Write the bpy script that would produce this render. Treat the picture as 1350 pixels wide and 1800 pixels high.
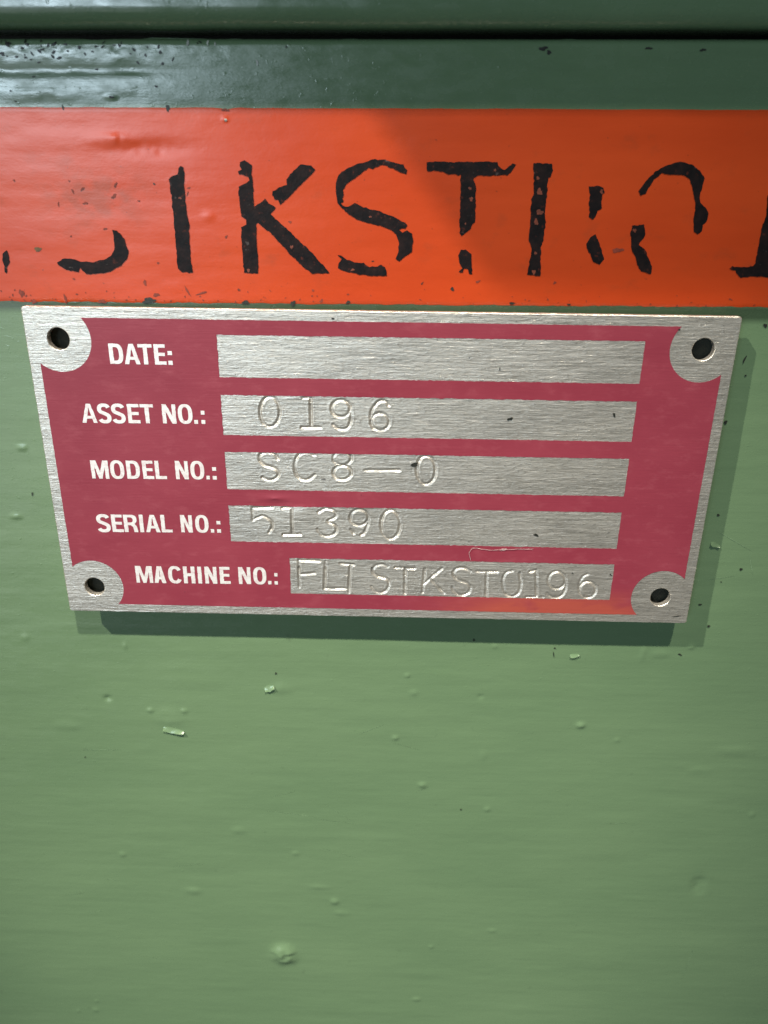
# Machine nameplate on a green painted steel panel with an orange stripe.
# Shapes are worked out in millimetres in the frame of the nameplate (x right, y up, z out of the panel) and built in metres.
import bpy, bmesh, math, random
import numpy as np
from mathutils import Vector, Matrix
from mathutils.geometry import delaunay_2d_cdt

random.seed(7)
scene = bpy.context.scene
for o in list(bpy.data.objects):
    bpy.data.objects.remove(o, do_unlink=True)
COL = scene.collection

def W3(x, y, z):                    # plate millimetres -> world metres
    return Vector((x, -z, y)) * 0.001

# ------------------------------------------------------------------ camera
CAM_POS = (3.493, 50.394, 135.493)
CAM_R = ((0.999716, 0.011245, -0.021011), (0.018571, -0.920144, 0.391139), (-0.014934, -0.391418, -0.920092))  # right, down, forward
def D3(v): return Vector((v[0], -v[2], v[1]))
cam_d = bpy.data.cameras.new('camera')
cam = bpy.data.objects.new('camera', cam_d); COL.objects.link(cam)
r_, u_, b_ = D3(CAM_R[0]).normalized(), -D3(CAM_R[1]).normalized(), -D3(CAM_R[2]).normalized()
M = Matrix((r_, u_, b_)).transposed().to_4x4()
M.translation = W3(*CAM_POS)
cam.matrix_world = M
cam_d.sensor_fit = 'VERTICAL'; cam_d.sensor_height = 36; cam_d.sensor_width = 27
cam_d.lens = 36 * 1352 / 1800
cam_d.clip_start = 0.005; cam_d.clip_end = 50
cam_d.dof.use_dof = True; cam_d.dof.focus_distance = 0.1445; cam_d.dof.aperture_fstop = 22.0
scene.camera = cam

# ------------------------------------------------------------------ light
world = bpy.data.worlds.new('World'); scene.world = world; world.use_nodes = True
bg = world.node_tree.nodes['Background']
bg.inputs[0].default_value = (0.86, 1.0, 0.92, 1); bg.inputs[1].default_value = 0.045

def area(name, pos, target, power, color, sx, sy=None):
    l = bpy.data.lights.new(name, 'AREA'); l.energy = power; l.color = color
    if sy is None: l.shape = 'DISK'; l.size = sx
    else: l.shape = 'RECTANGLE'; l.size = sx; l.size_y = sy
    o = bpy.data.objects.new(name, l); COL.objects.link(o)
    o.location = W3(*pos)
    o.rotation_euler = (W3(*target) - W3(*pos)).to_track_quat('-Z', 'Y').to_euler()
    return o
def spot(pos, aim, power, color, radius, cone):
    l = bpy.data.lights.new('spot_lamp', 'SPOT'); l.energy = power; l.color = color; l.shadow_soft_size = radius
    l.spot_size = math.radians(cone); l.spot_blend = 1.0
    o = bpy.data.objects.new('spot_lamp', l); COL.objects.link(o); o.location = W3(*pos)
    o.rotation_euler = (W3(*aim)-W3(*pos)).to_track_quat('-Z', 'Y').to_euler()
spot((200, 1710, 900), (-14, -100, 0), 235, (1.0, 0.915, 0.77), 0.03, 7.9)
spot((-1290, 1710, 900), (-14, -62, 0), 292, (1.0, 0.925, 0.79), 0.018, 9.6)
area('window_light', (-840, 335, 1900), (-40, 60, 0), 12.5, (0.70, 0.88, 1.0), 0.54, 0.40)
area('doorway_light', (-1250, -420, 1900), (-40, 0, 0), 4.6, (0.86, 0.94, 1.0), 1.1, 1.15)

scene.view_settings.view_transform = 'Standard'; scene.view_settings.look = 'None'
scene.view_settings.exposure = -0.1; scene.view_settings.gamma = 1; scene.view_settings.use_curve_mapping = False
scene.render.engine = 'CYCLES'
scene.cycles.use_denoising = True

# ------------------------------------------------------------------ traced outlines, millimetres
STENCIL = [('J',
  [[(-46.02, 42.79), (-45.25, 42.67), (-44.43, 41.95), (-43.93, 40.6), (-43.61, 39.36), (-43.95, 38.22), (-45.17, 36.94), (-47.17, 35.9), (-49.64, 35.43),
    (-51.51, 35.46), (-52.11, 35.96), (-52.42, 36.6), (-52.82, 35.7), (-54.91, 36.05), (-56.13, 36.8), (-56.45, 37.3), (-55.75, 37.57), (-54.87, 38.08), (-53.56, 37.92),
    (-52.29, 37.53), (-50.18, 37.39), (-47.98, 37.92), (-46.7, 38.56), (-46.04, 39.57), (-45.93, 41.07)]]),
 ('I',
  [[(-33.3, 52.9), (-32.77, 52.68), (-32.79, 51.52), (-32.86, 50.24), (-32.96, 48.24), (-32.92, 45.86), (-32.65, 43.93), (-32.86, 40.98), (-32.83, 37.99),
    (-32.69, 35.89), (-34.55, 35.94), (-35.3, 36.57), (-35.29, 39.46), (-35.27, 42.92), (-35.25, 45.83), (-35.25, 47.98), (-35.38, 49.86), (-35.49, 50.8),
    (-34.79, 51.39), (-33.88, 51.63), (-33.66, 52.55)]]),
 ('K',
  [[(-23.34, 53.59), (-22.56, 53.89), (-21.35, 53.15), (-21.53, 52.11), (-21.36, 50.72), (-21.34, 48.61), (-21.32, 46.71), (-19.45, 48.04), (-18.85, 47.34),
    (-17.72, 46.63), (-18.67, 45.66), (-16.68, 43.88), (-13.9, 41.47), (-11.35, 39.02), (-8.77, 36.16), (-11.82, 36.04), (-13.51, 37.24), (-16.06, 39.71),
    (-18.56, 42.39), (-20.81, 44.19), (-21.13, 44.07), (-21.21, 40.64), (-21.13, 38.14), (-21.24, 35.99), (-23.71, 36.01), (-23.73, 38.86), (-23.8, 41.1),
    (-23.76, 43.43), (-22.9, 43.92), (-22.81, 44.65), (-23.65, 45.24), (-23.72, 47.4), (-23.91, 48.58), (-23.77, 49.88), (-22.78, 50.28), (-21.99, 50.83),
    (-22.08, 51.36), (-22.7, 51.63), (-23.58, 51.74), (-23.69, 52.09), (-23.16, 52.44), (-23.43, 53.01)],
   [(-13.27, 53.4), (-11.51, 53.25), (-10.85, 52.57), (-12.06, 51.4), (-14.15, 49.52), (-16.93, 47.12), (-17.28, 47.83), (-17.79, 47.99), (-18.27, 48.64),
    (-18.12, 49.16), (-16.68, 49.96), (-15.66, 50.2), (-15.68, 51.02), (-14.56, 52.42)]]),
 ('S',
  [[(-7.52, 50.64), (-7.0, 51.81), (-6.11, 52.51), (-4.59, 53.33), (-2.83, 53.74), (-1.33, 54.23), (0.68, 54.12), (2.44, 53.75), (3.69, 53.53), (3.95, 53.08),
    (4.41, 52.67), (4.28, 52.16), (3.21, 52.38), (1.95, 52.94), (0.94, 53.32), (-0.07, 53.38), (-1.32, 52.84), (-2.08, 53.01), (-3.33, 51.96), (-4.47, 51.37),
    (-5.62, 50.55), (-6.34, 49.6), (-6.14, 48.78), (-6.4, 48.19), (-6.15, 47.72), (-6.66, 47.48), (-6.28, 47.08), (-5.39, 46.95), (-4.36, 47.5), (-2.82, 46.88),
    (-0.52, 46.36), (1.55, 45.67), (3.1, 44.96), (4.14, 44.49), (4.59, 44.14), (4.29, 43.6), (3.64, 43.64), (3.18, 43.34), (3.79, 42.91), (4.55, 43.29), (5.47, 42.81),
    (5.69, 41.47), (5.49, 39.86), (4.52, 39.23), (3.36, 38.29), (2.69, 38.65), (3.2, 39.71), (3.17, 41.44), (2.63, 42.66), (1.84, 43.38), (0.28, 43.92), (-1.79, 44.3),
    (-3.85, 44.88), (-5.4, 45.7), (-6.54, 46.77), (-7.3, 47.47), (-7.37, 48.53), (-7.61, 49.47)],
   [(-7.33, 39.2), (-6.75, 39.08), (-5.71, 38.47), (-4.4, 37.99), (-2.82, 37.88), (-1.76, 37.26), (-0.44, 37.36), (0.21, 37.67), (0.87, 37.3), (1.2, 36.67),
    (1.21, 35.86), (-0.96, 35.76), (-3.08, 35.98), (-4.93, 36.34), (-6.78, 36.69), (-7.36, 37.06), (-7.03, 37.82), (-6.63, 38.53), (-7.02, 38.83)]]),
 ('T',
  [[(7.56, 53.99), (19.17, 54.04), (19.73, 53.25), (20.51, 52.8), (21.09, 53.38), (21.67, 53.95), (22.24, 53.73), (21.99, 53.05), (20.94, 52.12), (16.05, 51.95),
    (15.44, 51.59), (15.57, 50.78), (15.89, 50.32), (16.09, 44.76), (15.47, 44.27), (15.38, 43.74), (13.89, 42.55), (13.48, 43.03), (13.36, 48.07), (13.28, 52.03),
    (11.27, 52.12), (10.24, 52.57), (7.61, 52.61)],
   [(13.53, 39.34), (13.88, 40.22), (14.65, 40.3), (15.73, 39.62), (16.05, 36.24), (15.52, 36.31), (15.22, 37.11), (14.55, 37.23), (14.38, 36.47), (13.66, 36.64),
    (14.29, 37.23), (13.85, 38.1)]]),
 ('I',
  [[(25.1, 53.99), (28.14, 53.91), (28.39, 52.89), (28.15, 51.96), (27.75, 51.73), (27.77, 49.87), (27.78, 47.05), (27.72, 45.86), (28.06, 44.91), (27.84, 43.7),
    (27.87, 41.99), (27.53, 40.88), (27.58, 39.77), (27.81, 37.78), (27.84, 36.07), (25.58, 36.37), (25.67, 37.75), (25.86, 39.25), (25.99, 40.74), (25.37, 41.96),
    (25.39, 44.15), (25.33, 46.07), (25.27, 48.44), (25.62, 49.38), (25.37, 51.7)]]),
 ('R',
  [[(34.57, 50.53), (36.2, 50.62), (36.99, 50.33), (37.32, 49.63), (36.89, 49.04), (37.18, 47.04), (36.4, 46.8), (36.22, 45.72), (35.81, 45.36), (35.24, 45.83),
    (34.86, 48.08), (34.97, 49.26)],
   [(36.59, 43.08), (35.75, 42.58), (35.22, 41.6), (35.3, 40.86), (36.06, 39.88), (36.72, 38.65), (37.82, 38.16), (38.49, 39.05), (37.94, 40.4), (37.25, 41.87),
    (36.79, 42.47)]]),
 ('O',
  [[(42.54, 44.6), (44.56, 44.75), (45.02, 42.94), (44.41, 42.2), (44.13, 41.46), (45.43, 40.5), (46.12, 39.27), (46.87, 38.03), (46.87, 36.78), (45.13, 37.13),
    (44.19, 38.25), (43.89, 39.49), (43.1, 40.47), (42.78, 41.94), (42.45, 43.39)],
   [(42.94, 49.93), (43.29, 49.23), (44.12, 49.59), (44.59, 50.65), (45.51, 52.04), (46.41, 52.74), (47.69, 52.46), (49.18, 52.47), (50.48, 52.17), (51.37, 51.3),
    (51.85, 49.92), (52.5, 48.29), (52.75, 47.11), (52.69, 45.68), (53.08, 43.64), (53.73, 43.29), (54.41, 43.78), (54.45, 44.75), (55.01, 45.47), (54.98, 46.66),
    (54.4, 47.48), (53.4, 48.18), (53.06, 49.46), (53.32, 50.86), (53.44, 52.01), (52.43, 53.15), (50.91, 54.04), (49.12, 54.43), (47.93, 54.12), (46.74, 53.77),
    (45.13, 52.95), (44.07, 51.68), (43.45, 50.75)]]),
 ('I',
  [[(64.27, 49.48), (64.41, 48.19), (64.75, 46.18), (64.36, 44.99), (64.36, 43.42), (64.34, 41.6), (64.46, 38.76), (64.11, 38.26), (63.36, 38.13), (61.3, 38.04),
    (60.62, 38.21), (60.18, 37.77), (60.62, 37.53), (61.28, 37.47), (61.98, 36.48), (62.4, 36.36), (65.48, 36.59), (67.07, 36.42), (72.26, 36.49), (71.87, 38.24),
    (69.47, 38.58), (67.01, 49.51)]]),
 ('A', [[(-64.92, 39.21), (-64.67, 38.08), (-64.8, 36.94), (-65.45, 36.3), (-65.61, 35.4), (-65.86, 35.52), (-65.81, 36.55), (-66.02, 37.56), (-65.75, 38.57)]])]
STAMPS = {'asset': [[(-17.91, 12.17), (-18.01, 11.36), (-18.26, 10.62), (-18.62, 9.99), (-19.08, 9.54), (-19.58, 9.3), (-20.1, 9.29), (-20.58, 9.51), (-21.0, 9.95),
            (-21.3, 10.56), (-21.48, 11.3), (-21.51, 12.1), (-21.39, 12.9), (-21.14, 13.64), (-20.78, 14.25), (-20.33, 14.69), (-19.83, 14.92), (-19.32, 14.93),
            (-18.84, 14.72), (-18.43, 14.29), (-18.13, 13.69), (-17.95, 12.96), (-17.91, 12.17)],
           [(-13.68, 14.85), (-12.23, 14.98), (-12.21, 9.4)], [(-14.02, 9.26), (-10.54, 9.32)],
           [(-5.02, 12.99), (-5.09, 12.54), (-5.3, 12.12), (-5.62, 11.77), (-6.04, 11.52), (-6.51, 11.38), (-7.0, 11.37), (-7.47, 11.49), (-7.89, 11.73), (-8.2, 12.07),
            (-8.4, 12.48), (-8.46, 12.93), (-8.39, 13.38), (-8.18, 13.79), (-7.85, 14.14), (-7.44, 14.39), (-6.97, 14.52), (-6.48, 14.53), (-6.01, 14.41), (-5.61, 14.18),
            (-5.29, 13.84), (-5.09, 13.43), (-5.02, 12.99)],
           [(-5.02, 12.99), (-4.98, 12.71), (-4.92, 12.31), (-4.88, 11.86), (-4.89, 11.39), (-4.97, 10.89), (-5.09, 10.32), (-5.26, 9.8), (-5.49, 9.41), (-5.83, 9.19),
            (-6.25, 9.08), (-6.68, 9.05), (-7.06, 9.09), (-7.4, 9.24), (-7.71, 9.48), (-7.98, 9.73), (-8.16, 9.9)],
           [(1.92, 13.7), (1.84, 13.85), (1.73, 14.05), (1.58, 14.26), (1.39, 14.4), (1.14, 14.47), (0.84, 14.51), (0.51, 14.49), (0.19, 14.38), (-0.12, 14.15),
            (-0.45, 13.82), (-0.76, 13.44), (-1.0, 13.06), (-1.15, 12.67), (-1.25, 12.26), (-1.31, 11.85), (-1.33, 11.45), (-1.31, 11.05), (-1.23, 10.64), (-1.14, 10.28),
            (-1.08, 10.03)],
           [(2.06, 10.62), (2.0, 10.16), (1.81, 9.74), (1.5, 9.39), (1.11, 9.13), (0.65, 8.99), (0.18, 8.98), (-0.28, 9.11), (-0.68, 9.35), (-0.99, 9.69), (-1.19, 10.11),
            (-1.26, 10.56), (-1.19, 11.02), (-1.0, 11.44), (-0.69, 11.79), (-0.3, 12.04), (0.15, 12.17), (0.62, 12.18), (1.07, 12.06), (1.47, 11.82), (1.79, 11.48),
            (1.99, 11.07), (2.06, 10.62)]],
 'machine': [[(-11.3, -17.94), (-15.34, -17.82), (-15.42, -23.67)], [(-15.33, -20.89), (-12.3, -20.61)], [(-10.07, -18.04), (-10.4, -23.99), (-6.3, -23.89)],
             [(-7.19, -18.4), (-4.57, -18.55)], [(-5.2, -18.56), (-5.54, -24.74)],
             [(2.17, -18.82), (1.94, -18.73), (1.6, -18.6), (1.22, -18.48), (0.86, -18.43), (0.51, -18.47), (0.15, -18.56), (-0.19, -18.7), (-0.45, -18.88),
              (-0.64, -19.1), (-0.77, -19.37), (-0.84, -19.66), (-0.82, -19.94), (-0.69, -20.21), (-0.48, -20.48), (-0.2, -20.74), (0.13, -20.97), (0.57, -21.14),
              (1.11, -21.26), (1.63, -21.38), (2.02, -21.57), (2.27, -21.83), (2.42, -22.14), (2.5, -22.48), (2.49, -22.84), (2.39, -23.23), (2.21, -23.66),
              (1.96, -24.06), (1.68, -24.36), (1.34, -24.55), (0.94, -24.66), (0.53, -24.68), (0.16, -24.61), (-0.18, -24.37), (-0.51, -23.99), (-0.79, -23.61),
              (-0.99, -23.34)],
             [(3.67, -19.0), (7.42, -19.12)], [(5.62, -19.16), (5.67, -24.7)], [(9.48, -19.29), (9.19, -24.4)], [(12.84, -19.0), (9.21, -22.68)],
             [(10.68, -21.37), (13.44, -24.43)],
             [(18.47, -19.51), (18.23, -19.36), (17.88, -19.13), (17.5, -18.91), (17.12, -18.78), (16.74, -18.76), (16.33, -18.81), (15.95, -18.91), (15.64, -19.07),
              (15.41, -19.29), (15.23, -19.58), (15.13, -19.9), (15.13, -20.22), (15.26, -20.53), (15.49, -20.87), (15.8, -21.19), (16.13, -21.46), (16.53, -21.65),
              (17.0, -21.78), (17.47, -21.9), (17.85, -22.06), (18.15, -22.29), (18.4, -22.54), (18.57, -22.82), (18.66, -23.11), (18.66, -23.44), (18.56, -23.8),
              (18.39, -24.14), (18.17, -24.41), (17.86, -24.62), (17.47, -24.78), (17.05, -24.87), (16.68, -24.88), (16.34, -24.76), (16.02, -24.54), (15.73, -24.28),
              (15.5, -24.04), (15.33, -23.81), (15.22, -23.57), (15.14, -23.35), (15.08, -23.19)],
             [(19.77, -19.48), (23.7, -19.52)], [(21.65, -19.56), (21.89, -25.19)],
             [(26.66, -19.2), (26.41, -19.27), (26.05, -19.37), (25.68, -19.53), (25.4, -19.78), (25.2, -20.14), (25.06, -20.61), (24.98, -21.13), (24.97, -21.69),
              (25.06, -22.32), (25.23, -23.04), (25.46, -23.71), (25.72, -24.24), (26.02, -24.58), (26.38, -24.81), (26.75, -24.93), (27.1, -24.94), (27.44, -24.84),
              (27.79, -24.63), (28.11, -24.33), (28.34, -23.96), (28.48, -23.51), (28.54, -22.96), (28.56, -22.38), (28.55, -21.82), (28.49, -21.24), (28.38, -20.63),
              (28.27, -20.09), (28.19, -19.71)],
             [(30.21, -19.33), (31.3, -19.02), (32.0, -24.83)], [(29.94, -25.0), (33.15, -24.93)],
             [(37.27, -20.99), (37.26, -21.53), (37.11, -22.02), (36.84, -22.44), (36.47, -22.75), (36.02, -22.91), (35.54, -22.92), (35.06, -22.78), (34.63, -22.49),
              (34.28, -22.09), (34.03, -21.6), (33.91, -21.06), (33.93, -20.53), (34.08, -20.03), (34.36, -19.62), (34.73, -19.32), (35.17, -19.16), (35.65, -19.15),
              (36.12, -19.29), (36.55, -19.57), (36.9, -19.97), (37.15, -20.46), (37.27, -20.99)],
             [(37.25, -20.78), (37.31, -21.17), (37.41, -21.73), (37.48, -22.34), (37.47, -22.9), (37.37, -23.39), (37.21, -23.88), (36.98, -24.31), (36.7, -24.63),
              (36.33, -24.83), (35.88, -24.92), (35.42, -24.94), (35.03, -24.89), (34.7, -24.73), (34.41, -24.48), (34.18, -24.23), (34.01, -24.05)],
             [(41.41, -19.63), (41.25, -19.72), (41.01, -19.85), (40.76, -20.03), (40.56, -20.28), (40.39, -20.63), (40.24, -21.07), (40.13, -21.54), (40.07, -21.99),
              (40.1, -22.45), (40.19, -22.94), (40.3, -23.38), (40.37, -23.69)],
             [(43.48, -22.98), (43.48, -23.48), (43.34, -23.95), (43.09, -24.35), (42.73, -24.63), (42.31, -24.79), (41.85, -24.8), (41.39, -24.66), (40.97, -24.39),
              (40.63, -24.01), (40.38, -23.55), (40.26, -23.05), (40.27, -22.54), (40.41, -22.08), (40.67, -21.69), (41.02, -21.4), (41.44, -21.25), (41.9, -21.24),
              (42.35, -21.37), (42.77, -21.64), (43.11, -22.02), (43.36, -22.47), (43.48, -22.98)]],
 'model': [[(-18.64, 3.12), (-18.75, 3.34), (-18.91, 3.66), (-19.09, 3.98), (-19.3, 4.22), (-19.53, 4.36), (-19.78, 4.44), (-20.05, 4.47), (-20.35, 4.46), (-20.71, 4.41),
            (-21.12, 4.31), (-21.5, 4.17), (-21.79, 3.99), (-21.96, 3.76), (-22.06, 3.47), (-22.08, 3.16), (-22.02, 2.87), (-21.88, 2.58), (-21.64, 2.28), (-21.35, 2.0),
            (-21.01, 1.76), (-20.6, 1.6), (-20.11, 1.5), (-19.64, 1.39), (-19.26, 1.23), (-18.98, 0.99), (-18.77, 0.69), (-18.63, 0.39), (-18.59, 0.11), (-18.67, -0.16),
            (-18.85, -0.43), (-19.09, -0.67), (-19.35, -0.86), (-19.64, -1.0), (-19.97, -1.1), (-20.3, -1.15), (-20.62, -1.15), (-20.92, -1.07), (-21.22, -0.91),
            (-21.49, -0.75), (-21.67, -0.64)],
           [(-11.78, 3.99), (-11.98, 4.12), (-12.26, 4.32), (-12.58, 4.51), (-12.93, 4.6), (-13.31, 4.58), (-13.74, 4.51), (-14.17, 4.35), (-14.53, 4.12), (-14.84, 3.79),
            (-15.11, 3.36), (-15.32, 2.89), (-15.47, 2.43), (-15.55, 1.96), (-15.57, 1.46), (-15.53, 0.98), (-15.43, 0.54), (-15.27, 0.15), (-15.06, -0.22),
            (-14.8, -0.53), (-14.51, -0.77), (-14.18, -0.92), (-13.81, -0.99), (-13.43, -1.0), (-13.08, -0.93), (-12.74, -0.74), (-12.39, -0.45), (-12.09, -0.16),
            (-11.88, 0.04)],
           [(-4.9, 3.52), (-4.97, 3.14), (-5.17, 2.79), (-5.49, 2.49), (-5.9, 2.28), (-6.37, 2.16), (-6.85, 2.15), (-7.31, 2.25), (-7.72, 2.45), (-8.03, 2.74),
            (-8.23, 3.08), (-8.29, 3.46), (-8.22, 3.84), (-8.01, 4.19), (-7.69, 4.48), (-7.29, 4.69), (-6.82, 4.81), (-6.34, 4.82), (-5.88, 4.72), (-5.48, 4.52),
            (-5.16, 4.24), (-4.97, 3.9), (-4.9, 3.52)],
           [(-4.91, 0.67), (-4.99, 0.26), (-5.19, -0.12), (-5.51, -0.43), (-5.92, -0.66), (-6.39, -0.79), (-6.88, -0.8), (-7.35, -0.69), (-7.76, -0.48), (-8.07, -0.17),
            (-8.27, 0.2), (-8.33, 0.6), (-8.26, 1.01), (-8.05, 1.38), (-7.73, 1.7), (-7.32, 1.93), (-6.85, 2.05), (-6.37, 2.06), (-5.9, 1.95), (-5.5, 1.74),
            (-5.18, 1.44), (-4.98, 1.07), (-4.91, 0.67)],
           [(-2.35, 1.17), (4.04, 1.29)],
           [(10.87, 1.49), (10.83, 0.7), (10.65, -0.04), (10.34, -0.66), (9.93, -1.11), (9.45, -1.35), (8.94, -1.36), (8.45, -1.14), (8.01, -0.71), (7.66, -0.1),
            (7.42, 0.63), (7.33, 1.43), (7.38, 2.22), (7.57, 2.95), (7.88, 3.56), (8.29, 4.0), (8.76, 4.23), (9.26, 4.24), (9.75, 4.02), (10.18, 3.6), (10.53, 3.01),
            (10.77, 2.29), (10.87, 1.49)]],
 'serial': [[(-20.15, -6.69), (-23.99, -6.89), (-23.95, -9.35)],
            [(-23.95, -9.35), (-23.6, -9.15), (-23.11, -8.87), (-22.56, -8.61), (-22.07, -8.51), (-21.62, -8.62), (-21.16, -8.87), (-20.76, -9.18), (-20.47, -9.48),
             (-20.3, -9.76), (-20.22, -10.06), (-20.22, -10.37), (-20.26, -10.67), (-20.39, -11.01), (-20.59, -11.36), (-20.8, -11.68), (-20.95, -11.9)],
            [(-18.15, -6.77), (-16.33, -6.62), (-16.42, -12.21)], [(-18.19, -12.33), (-14.87, -12.26)],
            [(-11.26, -7.5), (-11.0, -7.32), (-10.62, -7.06), (-10.2, -6.81), (-9.78, -6.68), (-9.36, -6.71), (-8.89, -6.84), (-8.47, -7.02), (-8.16, -7.24),
             (-7.97, -7.5), (-7.88, -7.81), (-7.88, -8.13), (-7.99, -8.42), (-8.31, -8.68), (-8.81, -8.92), (-9.27, -9.15), (-9.47, -9.37), (-9.28, -9.58),
             (-8.84, -9.77), (-8.35, -9.97), (-8.02, -10.22), (-7.87, -10.55), (-7.82, -10.93), (-7.85, -11.3), (-7.96, -11.63), (-8.16, -11.9), (-8.46, -12.14),
             (-8.8, -12.34), (-9.15, -12.46), (-9.51, -12.52), (-9.91, -12.5), (-10.29, -12.43), (-10.62, -12.29), (-10.91, -12.04), (-11.17, -11.68), (-11.37, -11.34),
             (-11.52, -11.1)],
            [(-1.68, -8.42), (-1.75, -8.89), (-1.96, -9.32), (-2.28, -9.69), (-2.7, -9.96), (-3.18, -10.1), (-3.68, -10.11), (-4.16, -9.99), (-4.58, -9.74),
             (-4.91, -9.39), (-5.11, -8.96), (-5.18, -8.49), (-5.11, -8.02), (-4.9, -7.58), (-4.57, -7.22), (-4.15, -6.95), (-3.68, -6.81), (-3.18, -6.8), (-2.7, -6.92),
             (-2.29, -7.17), (-1.96, -7.52), (-1.75, -7.95), (-1.68, -8.42)],
            [(-1.68, -8.1), (-1.69, -8.37), (-1.69, -8.77), (-1.71, -9.23), (-1.79, -9.69), (-1.93, -10.21), (-2.12, -10.78), (-2.33, -11.32), (-2.52, -11.72),
             (-2.68, -11.93), (-2.84, -12.01), (-2.97, -12.03), (-3.07, -12.05)],
            [(-5.09, -11.04), (-4.54, -11.76)],
            [(4.43, -9.76), (4.37, -10.61), (4.17, -11.4), (3.84, -12.06), (3.41, -12.53), (2.91, -12.79), (2.38, -12.8), (1.88, -12.57), (1.43, -12.11), (1.08, -11.46),
             (0.86, -10.69), (0.77, -9.84), (0.84, -8.99), (1.05, -8.22), (1.38, -7.57), (1.81, -7.11), (2.3, -6.86), (2.82, -6.85), (3.32, -7.08), (3.76, -7.53),
             (4.11, -8.16), (4.34, -8.92), (4.43, -9.76)]]}
CAPTIONS = {'asset': [('A', -54.4, -51.58, 9.47, 13.04), ('S', -51.4, -48.95, 9.49, 13.07), ('S', -48.82, -46.32, 9.51, 13.1), ('E', -45.86, -43.65, 9.54, 13.13),
           ('T', -43.51, -41.07, 9.56, 13.15), ('N', -39.48, -36.99, 9.6, 13.2), ('O', -36.61, -33.95, 9.63, 13.23), ('.', -33.7, -33.02, 9.64, 13.26),
           (':', -32.38, -31.7, 9.64, 13.27)],
 'date': [('D', -47.9, -45.43, 20.42, 24.02), ('A', -45.27, -42.49, 20.42, 24.02), ('T', -42.71, -40.2, 20.42, 24.02), ('E', -39.87, -37.8, 20.42, 24.02),
          (':', -37.47, -36.69, 20.4, 24.02)],
 'machine': [('M', -48.04, -44.7, -23.48, -19.74), ('A', -44.44, -42.06, -23.44, -19.7), ('C', -41.54, -38.8, -23.41, -19.67), ('H', -38.47, -36.19, -23.38, -19.64),
             ('I', -35.62, -34.84, -23.37, -19.61), ('N', -34.2, -31.82, -23.35, -19.61), ('E', -31.23, -29.14, -23.32, -19.58), ('N', -27.48, -25.06, -23.27, -19.53),
             ('O', -24.54, -21.93, -23.24, -19.5), ('.', -21.63, -20.96, -23.23, -19.47), (':', -20.33, -19.71, -23.23, -19.48)],
 'model': [('M', -54.05, -50.75, -1.43, 2.2), ('O', -50.43, -47.76, -1.39, 2.24), ('D', -47.32, -44.82, -1.35, 2.28), ('E', -44.3, -42.22, -1.32, 2.31),
           ('L', -41.92, -39.79, -1.29, 2.33), ('N', -38.05, -35.64, -1.24, 2.38), ('O', -35.22, -32.62, -1.2, 2.4), ('.', -32.3, -31.66, -1.19, 2.43),
           (':', -31.1, -30.34, -1.18, 2.43)],
 'serial': [('S', -54.42, -51.81, -12.48, -8.8), ('E', -51.5, -49.32, -12.44, -8.76), ('R', -49.12, -46.49, -12.4, -8.74), ('I', -46.07, -45.33, -12.38, -8.7),
            ('A', -44.92, -42.13, -12.35, -8.69), ('L', -41.88, -39.75, -12.31, -8.65), ('N', -38.06, -35.79, -12.25, -8.59), ('O', -35.21, -32.64, -12.2, -8.56),
            ('.', -32.29, -31.63, -12.18, -8.52), (':', -31.05, -30.29, -12.17, -8.51)]}
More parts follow.
